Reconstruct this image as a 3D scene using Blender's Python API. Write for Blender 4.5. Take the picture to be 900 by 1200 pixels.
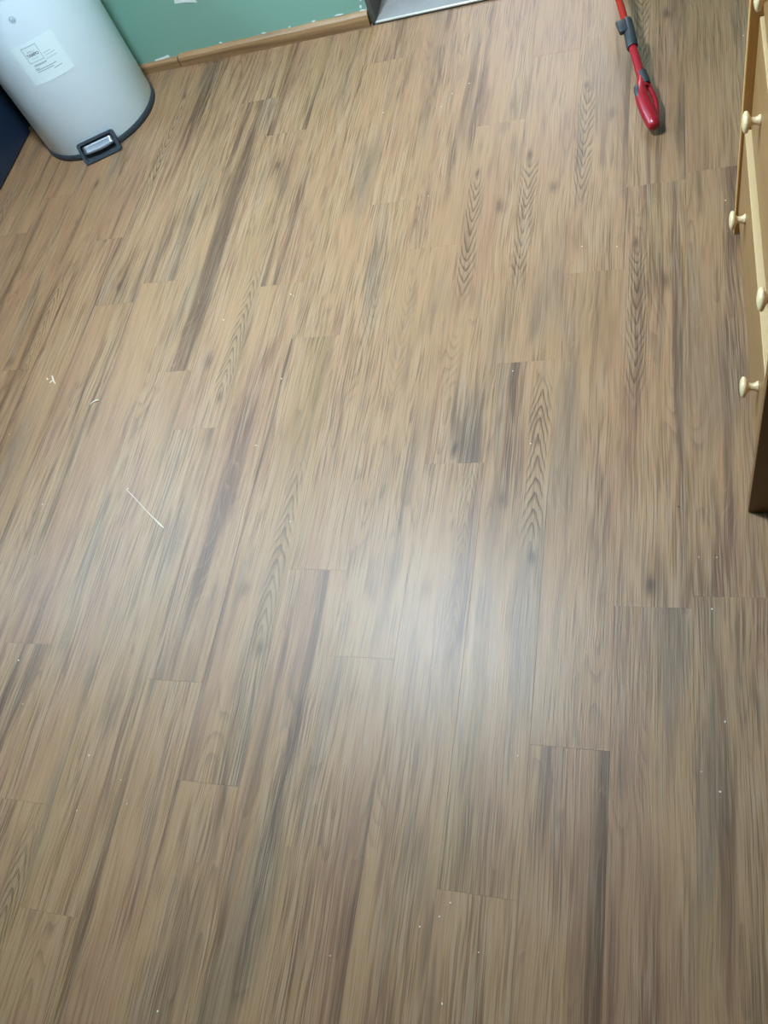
import bpy, bmesh, math, random
from mathutils import Vector, Matrix

# ------------------------------------------------------------------ scene, camera, light
for o in list(bpy.data.objects):
    bpy.data.objects.remove(o, do_unlink=True)
scene = bpy.context.scene
COL = scene.collection
CAM_H = 1.3501
FPX = 968.12                      # focal length in pixels of the 900 x 1200 frame
CAM_R = ((0.94270068, 0.00666982, 0.33357299),
         (0.15314818, 0.87959643, -0.45039511),
         (-0.29641366, 0.47567387, 0.82817468))
cd = bpy.data.cameras.new('camera')
cam = bpy.data.objects.new('camera', cd)
COL.objects.link(cam)
cd.sensor_fit = 'VERTICAL'
cd.sensor_height = 36.0
cd.lens = FPX / 1200.0 * 36.0
cd.clip_start = 0.02
m = Matrix(CAM_R).to_4x4()
m.translation = (0, 0, CAM_H)
cam.matrix_world = m
scene.camera = cam

vs = scene.view_settings
vs.view_transform = 'Standard'
vs.look = 'None'
vs.gamma = 1.0
vs.use_curve_mapping = False
vs.exposure = 0.35

w = bpy.data.worlds.new('world')
scene.world = w
w.use_nodes = True
w.node_tree.nodes['Background'].inputs[0].default_value = (0.62, 0.78, 1.0, 1)
w.node_tree.nodes['Background'].inputs[1].default_value = 0.6

LAMP_POWER = 600.0                 # emission of the ceiling lamp shade
def area_light(name, loc, target, sx, sy, power, col):
    ld = bpy.data.lights.new(name, 'AREA')
    ld.shape = 'RECTANGLE'
    ld.size, ld.size_y = sx, sy
    ld.energy = power
    ld.color = col
    o = bpy.data.objects.new(name, ld)
    COL.objects.link(o)
    o.location = loc
    o.rotation_euler = (Vector(target) - Vector(loc)).to_track_quat('-Z', 'Y').to_euler()
    return o
# daylight coming in through the window of the room and the window of the hall
area_light('window_daylight', (-2.66, 1.62, 1.55), (0.0, 1.62, 1.2), 1.25, 1.15, 85, (0.50, 0.78, 1.0))
area_light('hall_daylight', (-0.62, 4.17, 1.45), (-0.62, 2.4, 1.1), 0.95, 1.1, 22, (0.92, 0.96, 1.0))

# ------------------------------------------------------------------ helpers
def lin(c):
    r = []
    for v in c:
        v /= 255.0
        r.append(v / 12.92 if v <= 0.04045 else ((v + 0.055) / 1.055) ** 2.4)
    return (r[0], r[1], r[2], 1.0)

def ray(u, v):
    d = Vector(((u - 450) / FPX, -(v - 600) / FPX, -1))
    return Matrix(CAM_R) @ d
def at_z(u, v, z=0.0):            # where a sight line meets the height z
    d = ray(u, v)
    t = (z - CAM_H) / d.z
    return Vector((d.x * t, d.y * t, z))

def tag(o, label=None, cat=None, group=None, kind=None):
    if label: o['label'] = label
    if cat: o['category'] = cat
    if group: o['group'] = group
    if kind: o['kind'] = kind
    return o

def empty(name, loc=(0, 0, 0), rz=0):
    o = bpy.data.objects.new(name, None)
    COL.objects.link(o)
    o.location = loc
    o.rotation_euler = (0, 0, rz)
    o.empty_display_size = 0.05
    return o

def obj(name, bm, mat, parent=None, loc=None, smooth=False):
    me = bpy.data.meshes.new(name)
    bmesh.ops.recalc_face_normals(bm, faces=bm.faces)
    bm.to_mesh(me)
    bm.free()
    if smooth:
        for p in me.polygons:
            p.use_smooth = True
    me.materials.append(mat)
    o = bpy.data.objects.new(name, me)
    COL.objects.link(o)
    if parent: o.parent = parent
    if loc is not None: o.location = loc
    return o

def autosmooth(o, ang=40):
    me = o.data
    bm = bmesh.new()
    bm.from_mesh(me)
    for f in bm.faces: f.smooth = True
    for e in bm.edges:
        if len(e.link_faces) == 2 and e.calc_face_angle(0) > math.radians(ang):
            e.smooth = False
    bm.to_mesh(me)
    bm.free()
    return o

def box(bm, x0, x1, y0, y1, z0, z1, bevel=0.0, seg=1):
    vv = [bm.verts.new(p) for p in ((x0, y0, z0), (x1, y0, z0), (x1, y1, z0), (x0, y1, z0),
                                    (x0, y0, z1), (x1, y0, z1), (x1, y1, z1), (x0, y1, z1))]
    fs = [bm.faces.new([vv[i] for i in q]) for q in
          ((0, 3, 2, 1), (4, 5, 6, 7), (0, 1, 5, 4), (1, 2, 6, 5), (2, 3, 7, 6), (3, 0, 4, 7))]
    if bevel > 0:
        es = set()
        for f in fs: es.update(f.edges)
        bmesh.ops.bevel(bm, geom=list(es), offset=bevel, segments=seg, affect='EDGES', profile=0.5)
    return bm

def lathe(bm, prof, seg=48, cap0=False, cap1=False, a0=0.0):
    rings = []
    for r, z in prof:
        if r < 1e-6:
            rings.append([bm.verts.new((0, 0, z))])
        else:
            rings.append([bm.verts.new((r * math.cos(a0 + 2 * math.pi * k / seg), r * math.sin(a0 + 2 * math.pi * k / seg), z)) for k in range(seg)])
    for a, b in zip(rings[:-1], rings[1:]):
        for k in range(seg):
            k2 = (k + 1) % seg
            if len(a) == 1 and len(b) == 1: continue
            if len(a) == 1: bm.faces.new((a[0], b[k], b[k2]))
            elif len(b) == 1: bm.faces.new((a[k], a[k2], b[0]))
            else: bm.faces.new((a[k], a[k2], b[k2], b[k]))
    if cap0 and len(rings[0]) > 1: bm.faces.new(list(reversed(rings[0])))
    if cap1 and len(rings[-1]) > 1: bm.faces.new(rings[-1])
    return bm

def tube(bm, pts, rad, seg=14, flat=None, cap=True):
    """a swept tube; rad is one radius or a list; flat = (normal, k) squashes the section along a direction"""
    pts = [Vector(p) for p in pts]
    n = len(pts)
    rr = rad if isinstance(rad, (list, tuple)) else [rad] * n
    rings = []
    ref = None
    for i, p in enumerate(pts):
        t = (pts[min(i + 1, n - 1)] - pts[max(i - 1, 0)]).normalized()
        if ref is None:
            ref = Vector((0, 0, 1)) if abs(t.z) < 0.9 else Vector((1, 0, 0))
        a = (ref - t * ref.dot(t)).normalized()
        ref = a
        b = t.cross(a)
        ring = []
        for k in range(seg):
            an = 2 * math.pi * k / seg
            off = (a * math.cos(an) + b * math.sin(an)) * rr[i]
            if flat:
                nn, kk = flat
                off -= nn * off.dot(nn) * (1 - kk)
            ring.append(bm.verts.new(p + off))
        rings.append(ring)
    for a, b in zip(rings[:-1], rings[1:]):
        for k in range(seg):
            k2 = (k + 1) % seg
            bm.faces.new((a[k], a[k2], b[k2], b[k]))
    if cap:
        bm.faces.new(list(reversed(rings[0])))
        bm.faces.new(rings[-1])
    return bm

def smooth_path(pts, sub=6):
    pts = [Vector(p) for p in pts]
    out = []
    for i in range(len(pts) - 1):
        p0 = pts[max(i - 1, 0)]; p1 = pts[i]; p2 = pts[i + 1]; p3 = pts[min(i + 2, len(pts) - 1)]
        for k in range(sub):
            t = k / sub
            out.append(0.5 * ((2 * p1) + (p2 - p0) * t + (2 * p0 - 5 * p1 + 4 * p2 - p3) * t * t + (3 * p1 - p0 - 3 * p2 + p3) * t ** 3))
    out.append(pts[-1])
    return out

# ---- node maths: numbers with operators that grow Math nodes
class N:
    def __init__(self, tree, sock): self.t, self.s = tree, sock
    def op(self, kind, *args, clamp=False):
        n = self.t.nodes.new('ShaderNodeMath')
        n.operation = kind
        n.use_clamp = clamp
        for i, a in enumerate((self,) + args):
            if isinstance(a, N): self.t.links.new(a.s, n.inputs[i])
            else: n.inputs[i].default_value = a
        return N(self.t, n.outputs[0])
    def __add__(self, o): return self.op('ADD', o)
    def __radd__(self, o): return self.op('ADD', o)
    def __sub__(self, o): return self.op('SUBTRACT', o)
    def __rsub__(self, o): return (self * -1.0) + o
    def __mul__(self, o): return self.op('MULTIPLY', o)
    def __rmul__(self, o): return self.op('MULTIPLY', o)
    def __truediv__(self, o): return self.op('DIVIDE', o)
    def __pow__(self, o): return self.op('POWER', o)
    def abs(self): return self.op('ABSOLUTE')
    def frac(self): return self.op('FRACT')
    def sin(self): return self.op('SINE')
    def sqrt(self): return self.op('SQRT')
    def exp(self): return self.op('EXPONENT')
    def clamp(self): return self.op('ADD', 0.0, clamp=True)
    def max(self, o): return self.op('MAXIMUM', o)
    def step(self, a, b):          # smooth step from a to b
        n = self.t.nodes.new('ShaderNodeMapRange')
        n.interpolation_type = 'SMOOTHSTEP'
        self.t.links.new(self.s, n.inputs[0])
        n.inputs[1].default_value, n.inputs[2].default_value = a, b
        n.inputs[3].default_value, n.inputs[4].default_value = 0.0, 1.0
        return N(self.t, n.outputs[0])

def vec(t, x, y, z):
    n = t.nodes.new('ShaderNodeCombineXYZ')
    for i, a in enumerate((x, y, z)):
        if isinstance(a, N): t.links.new(a.s, n.inputs[i])
        else: n.inputs[i].default_value = a
    return n.outputs[0]
def noise(t, x, y, z, scale=1.0, detail=2.0, rough=0.5, distort=0.0):
    n = t.nodes.new('ShaderNodeTexNoise')
    n.inputs['Scale'].default_value = scale
    n.inputs['Detail'].default_value = detail
    n.inputs['Roughness'].default_value = rough
    n.inputs['Distortion'].default_value = distort
    t.links.new(vec(t, x, y, z), n.inputs['Vector'])
    return N(t, n.outputs[0])
def mixc(t, fac, a, b, mode='MIX'):
    n = t.nodes.new('ShaderNodeMix')
    n.data_type = 'RGBA'
    n.blend_type = mode
    n.clamp_factor = True
    if isinstance(fac, N): t.links.new(fac.s, n.inputs[0])
    else: n.inputs[0].default_value = fac
    for i, c in ((6, a), (7, b)):
        if isinstance(c, (tuple, list)): n.inputs[i].default_value = c
        else: t.links.new(c, n.inputs[i])
    return n.outputs[2]

def new_mat(name):
    mt = bpy.data.materials.new(name)
    mt.use_nodes = True
    return mt, mt.node_tree, mt.node_tree.nodes['Principled BSDF']
def coords(t, which='Object'):
    tc = t.nodes.new('ShaderNodeTexCoord')
    sp = t.nodes.new('ShaderNodeSeparateXYZ')
    t.links.new(tc.outputs[which], sp.inputs[0])
    return [N(t, sp.outputs[i]) for i in range(3)]
def bump(t, bsdf, h, strength, dist):
    b = t.nodes.new('ShaderNodeBump')
    b.inputs['Strength'].default_value = strength
    b.inputs['Distance'].default_value = dist
    t.links.new(h.s, b.inputs['Height'])
    t.links.new(b.outputs[0], bsdf.inputs['Normal'])

def simple_mat(name, c, rough=0.5, metal=0.0, var=0.06, scale=30.0, spec=0.5, bmp=0.0):
    mt, t, b = new_mat(name)
    x, y, z = coords(t)
    n = noise(t, x, y, z, scale, 3.0)
    c0 = lin(c)
    dark = tuple(v * (1 - var * 2) for v in c0[:3]) + (1,)
    lite = tuple(min(1, v * (1 + var)) for v in c0[:3]) + (1,)
    t.links.new(mixc(t, n, dark, lite), b.inputs['Base Color'])
    b.inputs['Roughness'].default_value = rough
    b.inputs['Metallic'].default_value = metal
    b.inputs['Specular IOR Level'].default_value = spec
    if bmp > 0: bump(t, b, noise(t, x, y, z, scale * 8, 2.0), bmp, 0.0005)
    return mt

# ------------------------------------------------------------------ materials
PLANK_TONE = (0.500, 0.432, 0.378, 1)
def floor_material():
    """printed oak plank: strips of tone, fine grain, chevron figure, knots, tints"""
    mt, t, b = new_mat('plank_print')
    x, y, z = coords(t)
    def prop(name):
        a = t.nodes.new('ShaderNodeAttribute')
        a.attribute_type = 'OBJECT'
        a.attribute_name = name
        return N(t, a.outputs['Fac'])
    seed, shift, chev, tone, tint = prop('seed'), prop('print_shift'), prop('chevron'), prop('tone'), prop('tint')
    s = y + shift                      # position along the printed design
    warp = noise(t, x * 12.0, s * 3.0, seed, 1.0, 2.0) - 0.5
    warp2 = noise(t, x * 40.0, s * 9.0, seed + 3.0, 1.0, 2.0) - 0.5
    xw = x + warp * 0.020 + warp2 * 0.004
    # long strips of tone
    strip = noise(t, xw * 26.0, s * 1.0, seed, 1.0, 1.0)
    strip2 = noise(t, xw * 60.0, s * 1.7, seed + 11.0, 1.0, 2.0)
    broad = noise(t, x * 9.0, s * 2.6, seed + 5.0, 1.0, 2.0)
    fine = noise(t, xw * 520.0, s * 9.0, seed, 1.0, 2.0, 0.6)
    pore = noise(t, xw * 470.0, s * 8.0, seed + 2.0, 1.0, 1.0, 0.55)
    hair = noise(t, xw * 190.0, s * 4.2, seed + 7.0, 1.0, 2.0, 0.6)
    streak = noise(t, xw * 34.0, s * 3.0, seed + 21.0, 1.0, 3.0, 0.6)
    calm = noise(t, x * 13.0, s * 1.9, seed + 81.0, 1.0, 1.0).step(0.36, 0.62) * 0.55 + 0.45
    # cathedral contours of a slow field, seen in places only
    field = noise(t, x * 16.0, s * 2.2, seed + 9.0, 1.0, 1.0)
    ph = (field * 16.0 + warp2 * 0.7).frac()
    ring = ph.step(0.45, 0.95) * (1.0 - ph.step(0.95, 1.0))
    rmask = noise(t, x * 15.0, s * 2.4, seed + 31.0, 1.0, 1.0).step(0.52, 0.64)
    # chevron figure beside the left edge of the design
    xc = x + 0.0365 + warp * 0.012
    ax = xc.abs()
    sd = 0.505 - s                     # distance from the head of the design
    steep = noise(t, seed, s * 7.0, seed + 15.0, 1.0, 1.0) * 7.0 + 0.6
    drift = noise(t, seed + 4.0, s * 9.0, 2.0, 1.0, 2.0) - 0.5
    cph = ((sd + (ax * ax + 0.000006).sqrt() * steep + warp2 * 0.05 + warp * 0.03 + drift * 0.06) * 27.0).frac()
    cline = cph.step(0.45, 0.93) * (1.0 - cph.step(0.93, 1.0))
    cmask = (1.0 - (ax + drift * 0.016).step(0.013, 0.024)) * sd.step(0.17, 0.23) * (1.0 - sd.step(0.52, 0.62)) * chev
    # knots
    def knot(kx, ks, rx, ry):
        dx = (x - kx + warp2 * 0.016 + (pore - 0.5) * 0.006) / rx
        dy = (sd - ks + warp2 * 0.05) / ry
        return ((dx * dx + dy * dy) * -1.0).exp()
    k = knot(-0.041, 0.175, 0.0065, 0.016) + knot(0.022, 0.293, 0.010, 0.022) * 0.8 + knot(-0.004, 0.975, 0.008, 0.020)
    k = k + knot(0.004, 0.950, 0.020, 0.05) * 0.35
    k = k * chev
    vor = t.nodes.new('ShaderNodeTexVoronoi')
    vor.inputs['Scale'].default_value = 1.0
    vor.inputs['Randomness'].default_value = 1.0
    t.links.new(vec(t, x * 11.0 + warp2 * 0.30, s * 4.2 + warp2 * 0.30, seed + 40.0), vor.inputs['Vector'])
    k2 = 1.0 - N(t, vor.outputs['Distance']).step(0.01, 0.09)
    # tints
    tn = noise(t, x * 10.0, s * 1.8, seed + 51.0, 1.0, 1.0)
    tn2 = noise(t, x * 12.0, s * 1.5, seed + 61.0, 1.0, 1.0)
    # ---- colour
    light, mid, dark = lin((202, 163, 124)), lin((174, 136, 102)), lin((126, 96, 74))
    st3 = noise(t, xw * 42.0, s * 0.8, seed + 71.0, 1.0, 0.0).step(0.44, 0.56)
    v = (strip - 0.5) * 1.5 + (st3 - 0.5) * 0.20 + (strip2 - 0.5) * 0.8 + (broad - 0.5) * 0.7 + tone
    c = mixc(t, (v + 0.28).step(-0.35, 0.35), mid, light)
    c = mixc(t, (v * -1.0 - 0.06).step(0.0, 0.55), c, dark)
    c = mixc(t, (streak + (pore - 0.5) * 0.35).step(0.56, 0.74) * 0.55, c, lin((106, 86, 74)))
    c = mixc(t, tn.step(0.50, 0.70) * 0.36, c, lin((172, 124, 104)))
    c = mixc(t, tn2.step(0.55, 0.75) * (0.36 + tint), c, lin((184, 154, 104)))
    c = mixc(t, (1.0 - tn.step(0.28, 0.44)) * 0.45, c, lin((134, 122, 110)))
    c = mixc(t, ring * rmask * 0.30, c, lin((96, 74, 56)))
    c = mixc(t, (1.0 - ph.step(0.0, 0.22)) * (1.0 - rmask) * noise(t, x * 15.0, s * 2.4, seed + 91.0, 1.0, 1.0).step(0.54, 0.66) * 0.30, c, lin((206, 180, 148)))
    c = mixc(t, cmask * 0.30, c, lin((196, 168, 130)))
    c = mixc(t, cline * cmask * 0.80, c, lin((92, 68, 50)))
    c = mixc(t, (pore - 0.5).step(0.0, 0.14) * calm * 0.50, c, lin((210, 188, 162)))
    c = mixc(t, (0.5 - pore).step(0.0, 0.14) * calm * 0.50, c, lin((88, 68, 56)))
    c = mixc(t, (fine - 0.5).abs().step(0.05, 0.26) * 0.20, c, lin((92, 74, 58)))
    c = mixc(t, (0.40 - hair).step(0.0, 0.10) * calm * 0.30, c, lin((86, 66, 54)))
    c = mixc(t, k * 0.72, c, lin((88, 66, 56)))
    c = mixc(t, k2 * 0.32, c, lin((82, 62, 50)))
    c = mixc(t, 1.0, c, PLANK_TONE, 'MULTIPLY')       # overall stain of the print
    t.links.new(c, b.inputs['Base Color'])
    rg = fine * 0.10 + pore * 0.12 + 0.29
    t.links.new(rg.s, b.inputs['Roughness'])
    b.inputs['Specular IOR Level'].default_value = 0.34
    bump(t, b, fine * 0.5 + pore - cline * cmask * 0.5, 0.35, 0.0008)
    return mt

def furniture_wood(name, c_light, c_dark, rough=0.4, axis='z', amt=0.5):
    mt, t, b = new_mat(name)
    x, y, z = coords(t)
    if axis == 'y': p = (x * 40.0, y * 2.0, z * 40.0)
    elif axis == 'x': p = (x * 2.0, y * 40.0, z * 40.0)
    else: p = (x * 40.0, y * 40.0, z * 2.0)
    n1 = noise(t, *p, 1.0, 3.0, 0.6, 0.6)
    n2 = noise(t, *p, 7.0, 2.0, 0.5)
    c = mixc(t, n1.step(0.35, 0.7) * amt, lin(c_light), lin(c_dark))
    c = mixc(t, n2.step(0.5, 0.75) * 0.25, c, lin(c_dark))
    t.links.new(c, b.inputs['Base Color'])
    b.inputs['Roughness'].default_value = rough
    bump(t, b, n2, 0.08, 0.0004)
    return mt

M = {}
M['plank'] = floor_material()
M['subfloor'] = simple_mat('subfloor', (52, 42, 34), 0.9)
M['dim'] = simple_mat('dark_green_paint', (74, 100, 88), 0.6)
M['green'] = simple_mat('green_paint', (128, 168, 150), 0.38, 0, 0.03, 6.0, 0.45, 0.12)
M['white_chip'] = simple_mat('bare_plaster', (228, 232, 228), 0.7)
M['offwhite'] = simple_mat('offwhite_paint', (205, 202, 194), 0.7)
M['ceiling'] = simple_mat('ceiling_paint', (176, 174, 168), 0.8)
M['molding'] = furniture_wood('molding_oak', (156, 118, 80), (112, 78, 48), 0.5, 'x', 0.8)
M['jamb'] = simple_mat('grey_jamb', (84, 80, 74), 0.6, 0, 0.15, 25.0)
M['slate'] = simple_mat('grey_slate_vinyl', (142, 142, 140), 0.75, 0, 0.16, 9.0, 0.25)
M['trim_metal'] = simple_mat('brushed_strip', (206, 202, 190), 0.35, 0.35)
M['bin_white'] = simple_mat('white_enamel', (228, 244, 252), 0.30, 0, 0.012, 8.0)
M['bin_black'] = simple_mat('black_plastic', (50, 58, 66), 0.45)
M['steel'] = simple_mat('brushed_steel', (176, 182, 192), 0.28, 0.85)
M['sticker'] = simple_mat('clear_sticker', (233, 249, 252), 0.32, 0, 0.01)
M['print'] = simple_mat('grey_print', (138, 154, 166), 0.5)
M['print_faint'] = simple_mat('pale_print', (190, 206, 214), 0.5)
M['navy'] = simple_mat('dark_navy_lacquer', (32, 48, 68), 0.35)
M['navy2'] = simple_mat('dark_slate_lacquer', (36, 46, 56), 0.5)
M['pine'] = furniture_wood('pine_front', (148, 108, 64), (126, 88, 46), 0.38, 'y', 0.5)
M['pine_shaded'] = furniture_wood('pine_shaded', (122, 80, 36), (94, 58, 22), 0.4, 'z', 0.5)  # pine darkened, the shade of the near side is in the colour
M['pine_side_lit'] = furniture_wood('pine_side_lit', (196, 146, 86), (168, 118, 62), 0.4, 'z', 0.5)  # same pine lightened; light on the far panel is put into the colour
M['pine_lit'] = furniture_wood('pine_lit', (194, 162, 118), (176, 142, 98), 0.4, 'y', 0.4)  # paler pine, light on the drawer tops is put into the colour
M['knob'] = simple_mat('pale_birch_knob', (216, 188, 144), 0.32, 0, 0.03)
M['red_pole'] = simple_mat('red_lacquered_tube', (158, 32, 20), 0.22, 0.0, 0.05)
M['red_plastic'] = simple_mat('red_plastic', (150, 18, 32), 0.28)
M['dark_plastic'] = simple_mat('charcoal_plastic', (46, 48, 52), 0.45)
M['crumb'] = simple_mat('pale_crumb', (214, 202, 180), 0.8)
M['dark_crumb'] = simple_mat('dark_crumb', (40, 32, 26), 0.8)
M['scuff'] = simple_mat('white_scuff', (196, 178, 156), 0.7)
M['drum'] = simple_mat('matt_black_metal', (50, 50, 50), 0.7)
M['lamp_metal'] = simple_mat('lamp_metal', (200, 200, 196), 0.35, 0.6)
mt, t, b = new_mat('lamp_glass')
b.inputs['Base Color'].default_value = (0.9, 0.9, 0.88, 1)
b.inputs['Emission Color'].default_value = (0.66, 0.85, 1.0, 1)
b.inputs['Emission Strength'].default_value = LAMP_POWER
M['lamp_glass'] = mt

# ------------------------------------------------------------------ room shell
XL, XR, YB, YF, ZC = -2.68, 0.64, 2.41, -1.60, 2.45
DX0, DX1, DZ = -0.842, -0.150, 2.03          # doorway in the back wall
W = 0.12

fl = obj('floor', box(bmesh.new(), XL - W, XR + W, YF - W, YB, -0.06, -0.0045), M['subfloor'])
tag(fl, 'brown wood-look plank floor of the room', 'floor', kind='structure')

bm = bmesh.new()
box(bm, XL - W, DX0, YB, YB + W, -0.06, ZC)
box(bm, DX1, XR + W, YB, YB + W, -0.06, ZC)
box(bm, DX0, DX1, YB, YB + W, DZ, ZC)
wall_back = tag(obj('wall_back', bm, M['green']), 'sea-green painted wall behind the white bin', 'wall', kind='structure')
bm = bmesh.new()                              # left wall with a window opening
WY0, WY1, WZ0, WZ1 = 0.95, 2.30, 0.95, 2.15
box(bm, XL - W, XL, YF, WY0, -0.06, ZC); box(bm, XL - W, XL, WY1, YB, -0.06, ZC)
box(bm, XL - W, XL, WY0, WY1, -0.06, WZ0); box(bm, XL - W, XL, WY0, WY1, WZ1, ZC)
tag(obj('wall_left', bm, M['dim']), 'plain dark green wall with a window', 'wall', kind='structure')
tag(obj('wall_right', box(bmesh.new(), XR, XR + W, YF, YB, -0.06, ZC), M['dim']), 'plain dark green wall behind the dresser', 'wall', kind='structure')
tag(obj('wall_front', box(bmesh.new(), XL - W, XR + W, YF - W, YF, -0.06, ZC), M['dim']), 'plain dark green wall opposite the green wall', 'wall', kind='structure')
tag(obj('ceiling', box(bmesh.new(), XL - W, XR + W, YF - W, YB + W, ZC, ZC + 0.1), M['ceiling']), 'plain white ceiling', 'ceiling', kind='structure')
bm = bmesh.new()                              # window frame in the left wall
for a in ((WY0, WY0 + 0.05, WZ0, WZ1), (WY1 - 0.05, WY1, WZ0, WZ1), (WY0, WY1, WZ0, WZ0 + 0.05), (WY0, WY1, WZ1 - 0.05, WZ1), (1.60, 1.64, WZ0, WZ1)):
    box(bm, XL - 0.09, XL - 0.04, a[0], a[1], a[2], a[3])
tag(obj('window_1', bm, M['ceiling']), 'pale window frame in the dark green wall', 'window', kind='structure')

# the hall beyond the doorway
bm = bmesh.new()
box(bm, DX0, DX1, YB - 0.008, YB + W + 0.01, -0.06, 0.006)
box(bm, -1.7, 0.7, YB + W, 4.3, -0.06, 0.006)
tag(obj('floor_hall', bm, M['slate']), 'grey slate-look floor beyond the doorway', 'floor', kind='structure')
bm = bmesh.new()
box(bm, -1.8, -1.7, YB + W, 4.4, 0, ZC); box(bm, 0.7, 0.8, YB + W, 4.4, 0, ZC)
box(bm, -1.7, -1.15, 4.3, 4.4, 0, ZC); box(bm, -0.1, 0.7, 4.3, 4.4, 0, ZC)
box(bm, -1.15, -0.1, 4.3, 4.4, 0, 0.85); box(bm, -1.15, -0.1, 4.3, 4.4, 2.05, ZC)
box(bm, -1.8, 0.8, YB + W, 4.4, ZC, ZC + 0.1)
tag(obj('wall_hall', bm, M['offwhite']), 'off-white walls of the hall beyond the doorway', 'wall', kind='structure')
# jamb lining and edge strip of the doorway
bm = bmesh.new()
box(bm, DX0 - 0.012, DX0 + 0.0035, YB - 0.004, YB + W + 0.01, 0.004, DZ, 0.001)
box(bm, DX1 - 0.0035, DX1 + 0.012, YB - 0.004, YB + W + 0.01, 0.004, DZ, 0.001)
box(bm, DX0, DX1, YB - 0.004, YB + W + 0.01, DZ - 0.006, DZ + 0.01, 0.001)
tag(obj('trim_1', bm, M['jamb']), 'dark grey lining of the doorway', 'door frame', kind='structure')
bm = bmesh.new()
box(bm, DX0 + 0.004, DX1 - 0.004, YB - 0.012, YB - 0.004, 0.003, 0.0075, 0.0012, 2)
tag(obj('trim_2', bm, M['trim_metal']), 'pale edge strip between brown planks and grey hall floor', 'threshold', kind='structure')

# ------------------------------------------------------------------ floor planks, each one an object
PW, PL, PX0 = 0.125, 1.010, -0.4754
PHASE = {0: 0.843, 3: 0.550, 1: 1.085, 2: 0.306, -1: 0.435, -2: 0.607, -3: 0.189, -4: 0.368, -5: 0.955,
         -6: 1.128, -7: 0.425, -10: 1.172}
# (column, row): print_shift, chevron, flip, tone, tint   row 0 ends at PHASE, row -1 is the plank below
SPEC = {(0, 0): (0.0, 1, 0, 0.05, 0.1), (3, 0): (0.0, 1, 0, -0.04, 0.0), (1, 0): (0.21, 1, 0, 0.05, 0.0), (2, 1): (0.21, 1, 0, 0.06, 0.0),
        (3, 1): (0.10, 1, 0, -0.05, 0.0), (1, -1): (0.39, 1, 1, 0.0, 0.0), (-1, 1): (0.3, 0, 0, -0.02, 0.1),
        (-1, 0): (-0.1, 0.3, 0, 0.06, 0.2), (0, -1): (0.45, 0.5, 1, -0.02, 0), (-6, -1): (0.05, 0, 0, 0.10, 0.2), (2, 0): (2.6, 0, 0, 0.02, 0.0)}
rnd = random.Random(11)
mesh_cache = {}
GAP = 0.00006
def plank_mesh(y0, y1):
    key = (round(y0, 4), round(y1, 4))
    if key not in mesh_cache:
        bm = bmesh.new()
        box(bm, -PW / 2 + GAP, PW / 2 - GAP, y0 + GAP, y1 - GAP, -0.0045, 0.0)
        top = [f for f in bm.faces if f.normal.z > 0.5 or all(abs(v.co.z) < 1e-6 for v in f.verts)]
        es = set()
        for f in top: es.update(f.edges)
        bmesh.ops.bevel(bm, geom=list(es), offset=0.00022, segments=1, affect='EDGES')
        bmesh.ops.recalc_face_normals(bm, faces=bm.faces)
        me = bpy.data.meshes.new('plank')
        bm.to_mesh(me); bm.free()
        me.materials.append(M['plank'])
        mesh_cache[key] = me
    return mesh_cache[key]
i0 = math.floor((XL - PX0) / PW); i1 = math.ceil((XR - PX0) / PW)
for i in range(i0, i1):
    ph = PHASE.get(i, rnd.uniform(0, PL))
    xc = PX0 + (i + 0.5) * PW
    for row in range(-4, 5):
        ya = ph + row * PL; yb = ya + PL
        yc = (ya + yb) / 2
        lim1 = YB - 0.0125 if DX0 - 0.06 < xc < DX1 + 0.06 else YB
        a, bb = max(ya, YF), min(yb, lim1)
        r = [rnd.random() for _ in range(6)]
        if bb - a < 0.02: continue
        sp = SPEC.get((i, row), (r[0] * 3 + 2.0, 0.0, int(r[1] > 0.5), (r[2] - 0.5) * 0.18, (r[3] - 0.5) * 0.5))
        if (i, row) not in SPEC and r[4] > 0.8:     # more boards cut from the figured print
            sp = ((r[5] - 0.4) * 0.7, 0.8, int(r[1] > 0.5), sp[3], sp[4])
        flip = sp[2]
        me = plank_mesh(a - yc, bb - yc) if not flip else plank_mesh(yc - bb, yc - a)
        p = bpy.data.objects.new('plank', me)
        COL.objects.link(p)
        p.parent = fl
        p.location = (xc, yc, rnd.uniform(-0.00012, 0.00005))
        if flip: p.rotation_euler = (0, 0, math.pi)
        p['seed'] = float(round(r[4] * 60, 3))
        p['print_shift'] = float(sp[0]); p['chevron'] = float(sp[1]); p['tone'] = float(sp[3]); p['tint'] = float(sp[4])

# white scuffs on the planks
def strip_mesh(pts, wid, z):
    bm = bmesh.new()
    L, R_ = [], []
    n = len(pts)
    for k, p in enumerate(pts):
        d = (pts[min(k + 1, n - 1)] - pts[max(k - 1, 0)]); d.z = 0; d.normalize()
        q = Vector((-d.y, d.x, 0))
        ww = wid[k] / 2
        L.append(p + q * ww); R_.append(p - q * ww)
    for a in (z, 0.0002):
        pass
    top = [[bm.verts.new((v.x, v.y, z)) for v in S] for S in (L, R_)]
    bot = [[bm.verts.new((v.x, v.y, 0.0001)) for v in S] for S in (L, R_)]
    for k in range(n - 1):
        bm.faces.new((top[0][k], top[1][k], top[1][k + 1], top[0][k + 1]))
        bm.faces.new((top[0][k], top[0][k + 1], bot[0][k + 1], bot[0][k]))
        bm.faces.new((top[1][k + 1], top[1][k], bot[1][k], bot[1][k + 1]))
    return bm
pts = [at_z(u, v) for u, v in ((148.5, 574), (154, 579.5), (162, 588), (172, 599), (181, 608), (187, 614), (192, 618.5))]
sc = obj('scuff_mark', strip_mesh(pts, [0.0012, 0.0014, 0.0012, 0.0012, 0.0018, 0.0032, 0.0016], 0.0004), M['scuff'], fl)
sc['label'] = 'long thin white scratch'
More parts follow.
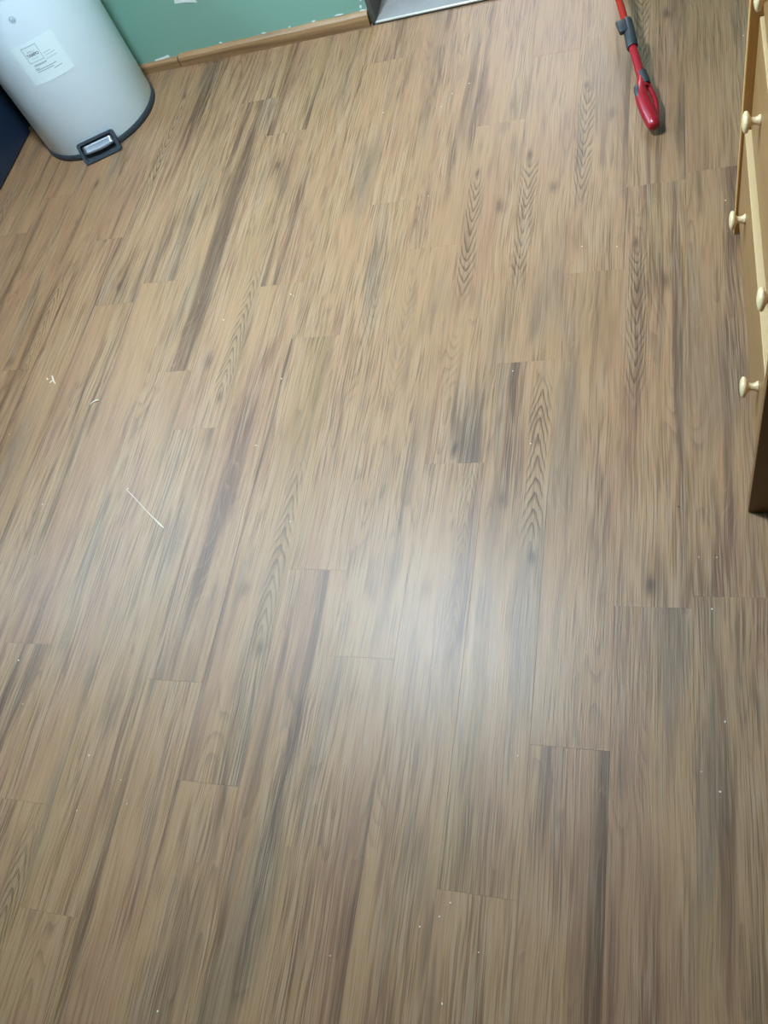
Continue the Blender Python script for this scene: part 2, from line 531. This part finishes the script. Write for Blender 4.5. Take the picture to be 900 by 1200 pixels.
for k, cc in enumerate((((61, 440), (62, 444), (63, 447), (65, 450)), ((55, 443), (56, 445)), ((58, 449), (61, 446)))):
    sc = obj('scuff_mark', strip_mesh([at_z(u, v) for u, v in cc], [0.003, 0.005, 0.004, 0.002][:len(cc)], 0.0004), M['scuff'], fl)

# ------------------------------------------------------------------ baseboard, chips of bare plaster on the wall
bb = empty('baseboard_back', (0, 0, 0))
tag(bb, 'low oak baseboard in two lengths along the green wall', 'baseboard', kind='structure')
def molding(x0, x1, h0, h1, dep):
    bm = bmesh.new()
    prof = lambda h: [(YB, 0.0), (YB - dep, 0.0), (YB - dep, h * 0.55), (YB - dep * 0.86, h * 0.80), (YB - dep * 0.5, h * 0.95), (YB, h)]
    n = max(2, int((x1 - x0) / 0.04))
    rg = []
    for k in range(n + 1):
        f = k / n
        h = h0 + (h1 - h0) * f + 0.0008 * math.sin(k * 1.7)
        rg.append([bm.verts.new((x0 + (x1 - x0) * f, a, c)) for a, c in prof(h)])
    for a, c in zip(rg[:-1], rg[1:]):
        for j in range(6):
            bm.faces.new((a[j], a[(j + 1) % 6], c[(j + 1) % 6], c[j]))
    bm.faces.new(rg[0]); bm.faces.new(list(reversed(rg[-1])))
    return bm
obj('molding', molding(-1.512, -0.856, 0.037, 0.043, 0.016), M['molding'], bb)
obj('molding', molding(-2.05, -1.519, 0.026, 0.031, 0.013), M['molding'], bb)
def chip(pts, y):                              # an irregular flake shape on the wall face, given as (x, z)
    bm = bmesh.new()
    f = [bm.verts.new((px, y - 0.0012, pz)) for px, pz in pts]
    g = [bm.verts.new((px, y, pz)) for px, pz in pts]
    bm.faces.new(f)
    for k in range(len(pts)):
        k2 = (k + 1) % len(pts)
        bm.faces.new((f[k], f[k2], g[k2], g[k]))
    return bm
rc = random.Random(4)
def flake(cx, cz, w_, h_, n=9):
    return [(cx + w_ / 2 * math.cos(2 * math.pi * k / n) * rc.uniform(0.6, 1.1), cz + h_ / 2 * math.sin(2 * math.pi * k / n) * rc.uniform(0.5, 1.1)) for k in range(n)]
for pl in ([(-1.437, 0.186), (-1.400, 0.182), (-1.364, 0.174), (-1.372, 0.200), (-1.384, 0.226), (-1.404, 0.232), (-1.424, 0.218)],
           [(-1.606, 0.030), (-1.600, 0.034), (-1.580, 0.036), (-1.560, 0.038), (-1.548, 0.041), (-1.546, 0.033), (-1.566, 0.031)],
           flake(-1.352, 0.042, 0.012, 0.006), flake(-1.20, 0.042, 0.018, 0.004), flake(-1.03, 0.044, 0.014, 0.006), flake(-0.945, 0.046, 0.03, 0.005),
           flake(-1.11, 0.043, 0.008, 0.004), flake(-0.872, 0.055, 0.008, 0.016), flake(-0.866, 0.078, 0.006, 0.02), flake(-0.870, 0.044, 0.02, 0.006)):
    obj('paint_chip', chip(pl, YB), M['white_chip'], wall_back)

# ------------------------------------------------------------------ white pedal bin
BX, BY, BR = -1.764, 2.204, 0.199
AZ = math.radians(-66)
bin_ = empty('pedal_bin', (BX, BY, 0), AZ)     # local +x looks out through the pedal
tag(bin_, 'white round pedal bin with black base ring and steel pedal', 'bin')
rb = 0.1945
autosmooth(obj('base_ring', lathe(bmesh.new(), [(0.15, 0.0), (BR - 0.002, 0.0), (BR, 0.003), (BR, 0.014), (BR - 0.003, 0.018), (0.18, 0.018)], 96, True, True), M['bin_black'], bin_))
autosmooth(obj('body', lathe(bmesh.new(), [(rb - 0.004, 0.017), (rb - 0.001, 0.0185), (rb, 0.022), (rb, 0.484), (rb - 0.004, 0.486)], 96, True, True), M['bin_white'], bin_))
autosmooth(obj('lid_rim', lathe(bmesh.new(), [(rb - 0.006, 0.486), (rb + 0.003, 0.486), (rb + 0.004, 0.490), (rb + 0.004, 0.512), (rb - 0.004, 0.516)], 96, True, True), M['bin_black'], bin_))
autosmooth(obj('lid', lathe(bmesh.new(), [(rb - 0.001, 0.516), (rb, 0.520), (rb - 0.006, 0.534), (rb - 0.03, 0.549), (0.10, 0.562), (0.0, 0.566)], 96, True), M['bin_white'], bin_))

def rrect(hw, hh, r, n=5):
    out = []
    for cx_, cy_, a0 in ((hw - r, hh - r, 0), (-hw + r, hh - r, 90), (-hw + r, -hh + r, 180), (hw - r, -hh + r, 270)):
        for k in range(n + 1):
            a = math.radians(a0 + 90 * k / n)
            out.append((cx_ + r * math.cos(a), cy_ + r * math.sin(a)))
    return out
def pedal_frame():
    """black rounded frame sloping out from the wall of the bin to the floor"""
    bm = bmesh.new()
    hw, hh = 0.063, 0.0315
    top = Vector((rb + 0.001, 0, 0.056)); low = Vector((BR + 0.024, 0, 0.003))
    up = (top - low).normalized(); nrm = Vector((up.z, 0, -up.x)); cen = (top + low) / 2
    P = lambda u, v, d: cen + Vector((0, 1, 0)) * u + up * v + nrm * d
    o = rrect(hw, hh, 0.010); i_ = rrect(hw - 0.009, hh - 0.008, 0.007)
    n = len(o)
    fo = [bm.verts.new(P(*p, 0.005)) for p in o]; fi = [bm.verts.new(P(*p, 0.005)) for p in i_]
    bo = [bm.verts.new(P(*p, -0.010)) for p in o]; bi = [bm.verts.new(P(*p, -0.010)) for p in i_]
    for k in range(n):
        k2 = (k + 1) % n
        bm.faces.new((fo[k], fo[k2], fi[k2], fi[k])); bm.faces.new((fi[k], fi[k2], bi[k2], bi[k]))
        bm.faces.new((bi[k], bi[k2], bo[k2], bo[k])); bm.faces.new((bo[k], bo[k2], fo[k2], fo[k]))
    return bm, P, hw, hh
bm, P, hw, hh = pedal_frame()
for v in bm.verts: v.co.z = max(v.co.z, 0.0)
pf = autosmooth(obj('pedal_frame', bm, M['bin_black'], bin_), 30)
bm = bmesh.new()                              # dark tray behind the opening
vv = [bm.verts.new(P(*p, -0.011)) for p in rrect(hw - 0.004, hh - 0.004, 0.006)]
v2 = [bm.verts.new(P(*p, -0.013)) for p in rrect(hw - 0.004, hh - 0.004, 0.006)]
for v in vv + v2: v.co.z = max(v.co.z, 0.001)
bm.faces.new(vv); bm.faces.new(list(reversed(v2)))
for k in range(len(vv)): bm.faces.new((vv[k], vv[(k + 1) % len(vv)], v2[(k + 1) % len(vv)], v2[k]))
obj('pedal_tray', bm, M['bin_black'], pf)
bm = bmesh.new()                              # steel pedal plate with a rolled front lip
rows = [(0.0235, -0.003), (0.010, -0.001), (0.000, 0.002), (-0.004, 0.0035), (-0.007, 0.001), (-0.008, -0.004)]
rg = []
for v_, d_ in rows:
    rg.append([bm.verts.new(P(u, v_ + (0.004 * (1 - (u / 0.05) ** 2) if v_ < 0.005 else 0) * -1 + 0.002, d_)) for u in [-0.050 + 0.1 * k / 10 for k in range(11)]])
for a, c in zip(rg[:-1], rg[1:]):
    for k in range(10): bm.faces.new((a[k], a[k + 1], c[k + 1], c[k]))
ped = obj('pedal', bm, M['steel'], bin_, smooth=True)
sm = ped.modifiers.new('thick', 'SOLIDIFY'); sm.thickness = 0.0015

def curved(pts_az_z, r):                       # polygon laid on the wall of the bin; az in degrees from the pedal axis
    return [Vector((r * math.cos(math.radians(a)), r * math.sin(math.radians(a)), z)) for a, z in pts_az_z]
def cyl_patch(a0, a1, z0, z1, r, n=14, lean=0.0, thick=0.0004):
    bm = bmesh.new()
    rws = []
    for rr in (r, r - thick):
        for zz, ll in ((z0, -lean), (z1, lean)):
            rws.append([bm.verts.new(v) for v in curved([(a0 + (a1 - a0) * k / n + ll, zz) for k in range(n + 1)], rr)])
    for a, c in ((0, 1), (1, 3), (3, 2), (2, 0)):
        for k in range(n):
            bm.faces.new((rws[a][k], rws[a][k + 1], rws[c][k + 1], rws[c][k]))
    for k in (0, n): bm.faces.new((rws[0][k], rws[1][k], rws[3][k], rws[2][k]))
    return bm
A = lambda az: az + 66.0                       # world azimuth to bin-local azimuth
st = obj('sticker', cyl_patch(A(-83.5), A(-45.0), 0.253, 0.366, rb + 0.0006), M['sticker'], bin_, smooth=False)
st['label'] = 'pale square product sticker'
rp = rb + 0.0010
bm = bmesh.new()
def add_patch(bm, *a, **k):
    b2 = cyl_patch(*a, **k); me = bpy.data.meshes.new('t'); b2.to_mesh(me); b2.free(); bm.from_mesh(me); bpy.data.meshes.remove(me)
a0, a1, z0, z1, lw = A(-75.4), A(-62.3), 0.313, 0.3565, 0.0009
la = math.degrees(lw / rb)
for p in ((a0, a1, z0, z0 + lw), (a0, a1, z1 - lw, z1), (a0, a0 + la, z0, z1), (a1 - la, a1, z0, z1)):
    add_patch(bm, *p, rp, 10)
obj('print_box', bm, M['print'], st)
bm = bmesh.new(); bf = bmesh.new()
for (p0, p1, tgt) in ((A(-73), A(-62.6), None), ):
    pass
lines = [(-73.5, -62.0, 0.3045, 0), (-74.5, -55.5, 0.2905, 0), (-74.0, -59.0, 0.2850, 0), (-74.5, -71.0, 0.2945, 0), (-60.0, -52.5, 0.2785, 0),
         (-61.5, -50.5, 0.3080, 1), (-60.5, -54.0, 0.3250, 1), (-60.0, -51.5, 0.3175, 1), (-73.5, -62.5, 0.3020, 1)]
for p0, p1, z_, faint in lines:
    tgt = bf if faint else bm
    a = A(p0)
    while a < A(p1) - 0.3:                     # each line is a row of word-long dashes
        wd = min(rc.uniform(0.9, 2.2), A(p1) - a)
        add_patch(tgt, a, a + wd, z_ - 0.0008, z_ + 0.0008, rp, 2)
        a += wd + 0.28
obj('print_line', bm, M['print'], st); obj('print_line', bf, M['print_faint'], st)
def wrap_text(name, body, az, z, size, mat, parent, spacing=1.0, bold=0.0):
    cu = bpy.data.curves.new(name, 'FONT')
    cu.body = body; cu.size = size; cu.align_x = 'CENTER'; cu.align_y = 'CENTER'
    cu.space_character = spacing; cu.offset = bold; cu.extrude = 0.0
    to = bpy.data.objects.new(name, cu); COL.objects.link(to)
    dg = bpy.context.evaluated_depsgraph_get()
    me = bpy.data.meshes.new_from_object(to.evaluated_get(dg))
    bpy.data.objects.remove(to, do_unlink=True)
    for v in me.vertices:
        an = math.radians(A(az)) + v.co.x / rb
        v.co = Vector((rp * math.cos(an), rp * math.sin(an), z + v.co.y))
    me.materials.clear(); me.materials.append(mat)
    o = bpy.data.objects.new(name, me); COL.objects.link(o); o.parent = parent
    return o
wrap_text('lettering', 'H E L I', -68.9, 0.3420, 0.0082, M['print'], st)
wrap_text('lettering', 'TAMPO', -68.9, 0.3325, 0.0110, M['print'], st, 0.95, 0.0005)
wrap_text('lettering', 'collection', -68.9, 0.3225, 0.0062, M['print_faint'], st)
bm = bmesh.new()                              # round emblem above the sticker
cz, ca, cr = 0.4295, A(-66.6), 0.0088
for k in range(28):
    q = []
    for rr, kk in ((cr, k), (cr, k + 1), (cr - 0.0009, k + 1), (cr - 0.0009, k)):
        an = 2 * math.pi * kk / 28
        q.append((ca + math.degrees(rr * math.cos(an) / rb), cz + rr * math.sin(an)))
    bm.faces.new([bm.verts.new(v) for v in curved(q, rp - 0.0003)])
for seg in (((-0.0055, 0.0045), (-0.002, -0.0055)), ((-0.002, -0.0055), (0.0015, 0.002)), ((0.0005, -0.005), (0.0055, -0.0045)), ((0.0055, -0.0045), (0.004, 0.002))):
    (xa, za), (xb, zb) = seg
    d = Vector((xb - xa, zb - za)).normalized(); q = Vector((-d.y, d.x)) * 0.0008
    pp = [(xa + q.x, za + q.y), (xb + q.x, zb + q.y), (xb - q.x, zb - q.y), (xa - q.x, za - q.y)]
    bm.faces.new([bm.verts.new(v) for v in curved([(ca + math.degrees(a / rb), cz + c) for a, c in pp], rp - 0.0003)])
obj('emblem', bm, M['print'], bin_)

# ------------------------------------------------------------------ dark cabinet beside the bin
dc = empty('floor_cabinet', (-2.05, 1.60, 0))
tag(dc, 'dark navy floor cabinet standing beside the white bin', 'cabinet')
obj('body', box(bmesh.new(), -0.58, -0.018, -0.60, 0.612, 0.0, 0.86, 0.002), M['navy2'], dc)
for ya, yb in ((-0.598, 0.004), (0.008, 0.610)):
    d = obj('door', box(bmesh.new(), -0.018, 0.0, ya, yb, 0.004, 0.845, 0.003, 2), M['navy'], dc)
    yk = yb - 0.05 if ya < -0.1 else ya + 0.05
    bm = bmesh.new(); tube(bm, [(0.0, yk, 0.60), (0.028, yk, 0.60), (0.028, yk, 0.74), (0.0, yk, 0.74)], 0.005, 10)
    obj('handle', bm, M['steel'], d)
obj('top', box(bmesh.new(), -0.60, 0.012, -0.61, 0.622, 0.86, 0.89, 0.003, 2), M['navy2'], dc)
fp = empty('gap_shade_panel', (-2.07, 2.215, 0))
tag(fp, 'added dark upright panel for the shaded gap between the navy cabinet and the green wall', 'panel')
obj('board', box(bmesh.new(), -0.03, 0.0, 0.002, 0.192, 0.0, 0.86, 0.001), M['navy2'], fp)  # dark sheet standing in for the shade in the gap
obj('edge_strip', box(bmesh.new(), 0.0, 0.004, 0.004, 0.010, 0.0, 0.86, 0.0008), M['navy'], fp)

# ------------------------------------------------------------------ pine dresser
dr = empty('dresser', (0.115, 1.063, 0))       # local: x into the dresser, y along its front
tag(dr, 'pine dresser with round birch knobs and its drawers slightly pulled out', 'dresser')
Y0, Y1, DH, DD = -0.335, 0.335, 0.80, 0.42
for ya, yb in ((Y0, Y0 + 0.020), (Y1 - 0.020, Y1)):
    obj('side_panel', box(bmesh.new(), 0.0, DD, ya, yb, 0.0, DH, 0.0015, 2), M['pine_shaded' if ya < 0 else 'pine_side_lit'], dr)
obj('top', box(bmesh.new(), -0.004, DD + 0.004, Y0 - 0.006, Y1 + 0.006, DH, DH + 0.022, 0.003, 2), M['pine_shaded'], dr)
obj('back_panel', box(bmesh.new(), DD - 0.008, DD, Y0 + 0.02, Y1 - 0.02, 0.03, DH), M['pine_shaded'], dr)
obj('plinth', box(bmesh.new(), 0.045, 0.06, Y0 + 0.02, Y1 - 0.02, 0.0, 0.055), M['pine_shaded'], dr)
def knob_mesh():
    bm = bmesh.new()                           # axis along z, foot at z = 0
    lathe(bm, [(0.0095, 0.0), (0.0088, 0.0018), (0.0066, 0.005), (0.0058, 0.010), (0.0068, 0.0145), (0.0115, 0.0172), (0.0158, 0.0188), (0.0172, 0.0212),
               (0.0168, 0.0238), (0.0130, 0.0262), (0.0070, 0.0275), (0.0, 0.0279)], 32, True)
    return bm
def drawer(z0, z1, xfar, xnear, kn=True):
    h = z1 - z0
    ya, yb = Y0 + 0.022, Y1 - 0.022
    d = empty('drawer', (0, 0, z0))
    d.parent = dr
    d.rotation_euler = (0, 0, math.atan2(xnear - xfar, yb - ya) if True else 0)
    d.location = ((xfar + xnear) / 2, 0, z0)
    obj('drawer_front', box(bmesh.new(), 0.0, 0.018, ya, yb, 0.0, h, 0.0022, 2), M['pine'], d)
    obj('lit_top_edge', box(bmesh.new(), 0.0006, 0.0176, ya + 0.001, yb - 0.001, h - 0.001, h + 0.0014, 0.0005), M['pine_lit'], d)  # pale strip added to paint the light along the drawer's top
    bm = bmesh.new()
    box(bm, 0.018, 0.36, ya + 0.012, ya + 0.024, 0.008, h - 0.03); box(bm, 0.018, 0.36, yb - 0.024, yb - 0.012, 0.008, h - 0.03)
    box(bm, 0.348, 0.36, ya + 0.024, yb - 0.024, 0.008, h - 0.03); box(bm, 0.018, 0.36, ya + 0.012, yb - 0.012, 0.004, 0.008)
    obj('drawer_box', bm, M['pine_lit'], d)
    for yk in (-0.194, 0.181):
        k = obj('knob', knob_mesh(), M['knob'], d, smooth=True)
        k.location = (0, yk, h * 0.555)
        k.rotation_euler = (0, -math.pi / 2, 0)
    return d
drawer(0.062, 0.250, 0.0055, 0.012)
drawer(0.262, 0.459, 0.0152, 0.023)
drawer(0.471, 0.655, 0.0195, 0.0262)
drawer(0.667, 0.790, 0.0220, 0.0270)

# ------------------------------------------------------------------ red mop leaning into the doorway corner
mop = empty('mop', at_z(766, 156))
tag(mop, 'red long-handled mop with charcoal collar and looped red grip resting on the planks', 'mop')
base = mop.location.copy()
ZT, Z0 = 0.10, 0.024
def mp(u, v):
    f = min(1.6, max(0.0, (150 - v) / 150.0))
    return at_z(u, v, Z0 + (ZT - Z0) * f) - base
p_top, p_low = mp(725.5, 0), mp(753.5, 96)
axis = (p_low - p_top).normalized()
side = axis.cross(Vector((0, 0, 1))).normalized()
if side.x < 0: side = -side
nup = side.cross(axis).normalized()
if nup.z < 0: nup = -nup
p_far = p_top - axis * 0.22
c0, c1 = mp(734.5, 24), mp(741.5, 56)
autosmooth(obj('pole', tube(bmesh.new(), [p_far, p_top, c1 - axis * 0.01], 0.0085, 24), M['red_pole'], mop))
autosmooth(obj('pole', tube(bmesh.new(), [c1 - axis * 0.02, p_low + axis * 0.02], [0.0094, 0.0104], 24), M['red_plastic'], mop))
col_ = autosmooth(obj('collar', tube(bmesh.new(), [c0, c0 + (c1 - c0) * 0.08, c0 + (c1 - c0) * 0.5, c1 - axis * 0.004, c1], [0.0112, 0.0128, 0.0134, 0.0138, 0.0126], 24), M['dark_plastic'], mop))
# clamp lever on the left of the collar
lv0 = mp(731.5, 26) - side * 0.003 + nup * 0.006
bm = bmesh.new()
fr = Matrix((side, axis, nup)).transposed()
b2 = box(bmesh.new(), -0.017, 0.006, 0.002, 0.040, -0.006, 0.008, 0.004, 3)
for v in b2.verts:
    v.co = fr @ Vector((v.co.x - 0.10 * (0.02 - v.co.y) * (1 if v.co.x < 0 else 0), v.co.y, v.co.z)) + lv0
obj('clamp_lever', b2, M['dark_plastic'], col_, smooth=False)
autosmooth(bpy.data.objects[col_.children[0].name], 50)
# looped grip
g0 = p_low
tip = mp(766, 150)
L = (tip - g0).dot(axis)
off0 = (tip - g0) - axis * L                   # keep the loop heading for its tip
def G(a, s_, h=0.0): return g0 + axis * (a * L) + off0 * a + side * s_ + nup * h
main = smooth_path([G(-0.16, 0.000, 0.0), G(0.02, -0.005, 0.001), G(0.22, -0.010, 0.003), G(0.48, -0.008, 0.002), G(0.74, -0.002, 0.0), G(0.92, 0.002, -0.001), G(1.0, 0.004, -0.002)], 6)
n = len(main)
def prof_r(keys, f):
    for (fa, ra), (fb, rb_) in zip(keys[:-1], keys[1:]):
        if f <= fb: return ra + (rb_ - ra) * (f - fa) / (fb - fa)
    return keys[-1][1]
rad = [prof_r([(0, 0.0085), (0.2, 0.0115), (0.4, 0.0155), (0.62, 0.0168), (0.82, 0.0155), (0.93, 0.0120), (0.975, 0.0078), (1.0, 0.003)], k / (n - 1)) for k in range(n)]
grip = autosmooth(obj('grip', tube(bmesh.new(), main, rad, 24), M['red_plastic'], mop), 60)
loop = smooth_path([G(-0.10, 0.005, 0.0), G(0.12, 0.011, -0.004), G(0.34, 0.0170, -0.006), G(0.58, 0.0165, -0.006), G(0.82, 0.0105, -0.003)], 6)
autosmooth(obj('grip_loop', tube(bmesh.new(), loop, [0.0062] * len(loop), 16), M['red_plastic'], grip), 60)
autosmooth(obj('grip_neck', tube(bmesh.new(), [G(-0.20, 0.001), G(-0.06, 0.003), G(0.08, 0.005)], [0.0112, 0.0122, 0.0112], 20), M['dark_plastic'], grip), 60)
bm = bmesh.new()
bmesh.ops.create_uvsphere(bm, u_segments=20, v_segments=10, radius=1.0)
cb = G(0.24, -0.0165, 0.0105)
for v in bm.verts: v.co = cb + side * (v.co.x * 0.0095) + axis * (v.co.y * 0.022) + nup * (v.co.z * 0.006)
obj('button', bm, M['dark_plastic'], grip, smooth=True)

# ------------------------------------------------------------------ ceiling lamp (out of the picture, lights the room)
lamp = empty('ceiling_lamp', (-1.05, 1.33, ZC))
tag(lamp, 'round ceiling downlight with a bright disc set up inside an added drum that narrows its light', 'lamp')
autosmooth(obj('drum', lathe(bmesh.new(), [(0.0, 0.0), (0.145, 0.0), (0.145, -0.13), (0.141, -0.132), (0.138, -0.13), (0.138, -0.012), (0.0, -0.012)], 48), M['drum'], lamp))  # deep rim added to cut the lamp's light at low angles
obj('diffuser', lathe(bmesh.new(), [(0.0, -0.016), (0.132, -0.016), (0.134, -0.020), (0.132, -0.024), (0.0, -0.024)], 48), M['lamp_glass'], lamp)

# ------------------------------------------------------------------ crumbs on the floor
CR = [(22, 774, 1.3), (104.5, 885, 1.3), (27, 825, .8), (142, 914, .8), (149, 942, .8), (90, 950, .8), (50, 591, 1.1), (11, 509, .8), (300, 522, 1.3), (330, 444, 1.2),
      (834.5, 714, 1.3), (850, 846, 1.4), (844, 928, 1.3), (822, 904, .9), (850, 235, 1.3), (682, 289, 1.1), (723, 289, 1.1), (607, 886, 1.1), (528, 1058, 1.2), (515, 1074, 1.1),
      (492, 1086, 1.1), (518, 1176, 1.3), (561, 1116, .8), (530, 110, 1.3), (550, 98, 1.5), (502, 230, .9), (449, 132, 1.1), (517, 125, .9), (341, 345, 1.3), (344, 347, .9),
      (622, 520, 1.1), (601, 435, 1.1), (185, 1185, 1.3), (387, 1120, .8), (340, 611, 1.1), (150, 573, 1.2), (840, 653, .8), (819, 653, .7), (871, 42, 1.2), (262, 375, 1.3)]
rr = random.Random(8)
def crumb_mesh(k):
    bm = bmesh.new()
    bmesh.ops.create_icosphere(bm, subdivisions=1, radius=1.0)
    q = random.Random(k)
    for v in bm.verts: v.co *= q.uniform(0.7, 1.2)
    zs = min(v.co.z for v in bm.verts)
    for v in bm.verts: v.co = Vector((v.co.x * 0.0014, v.co.y * 0.0017, (v.co.z - zs) * 0.0008))
    me = bpy.data.meshes.new('crumb'); bm.to_mesh(me); bm.free(); me.materials.append(M['crumb'])
    return me
cms = [crumb_mesh(k) for k in range(5)]
for k, (u, v, sz) in enumerate(CR):
    o = bpy.data.objects.new('crumb', cms[k % 5]); COL.objects.link(o)
    o.location = at_z(u, v); o.scale = (sz * 0.85, sz * 0.85, sz * 0.85); o.rotation_euler = (0, 0, rr.uniform(0, 6.28))
    tag(o, 'tiny pale crumb lying loose on the brown planks', 'crumb', 'pale crumbs scattered over the floor')
dk = bpy.data.objects.new('crumb', crumb_mesh(9)); dk.data.materials[0] = M['dark_crumb']; COL.objects.link(dk)
dk.location = at_z(795, 594); tag(dk, 'single tiny black crumb on the planks by the dresser', 'crumb')
bm = bmesh.new()
tp = smooth_path([at_z(u, v, 0.0012) for u, v in ((105.5, 474.5), (108, 472), (112, 469.8), (115.5, 469.2))], 4)
tube(bm, tp, [0.0005 + 0.0011 * min(1, k / 8) for k in range(len(tp))], 8)
zmin = min(v.co.z for v in bm.verts)
for v in bm.verts: v.co.z -= zmin
tag(obj('paper_scrap', bm, M['crumb'], smooth=True), 'small bent white paper scrap on the planks', 'scrap')
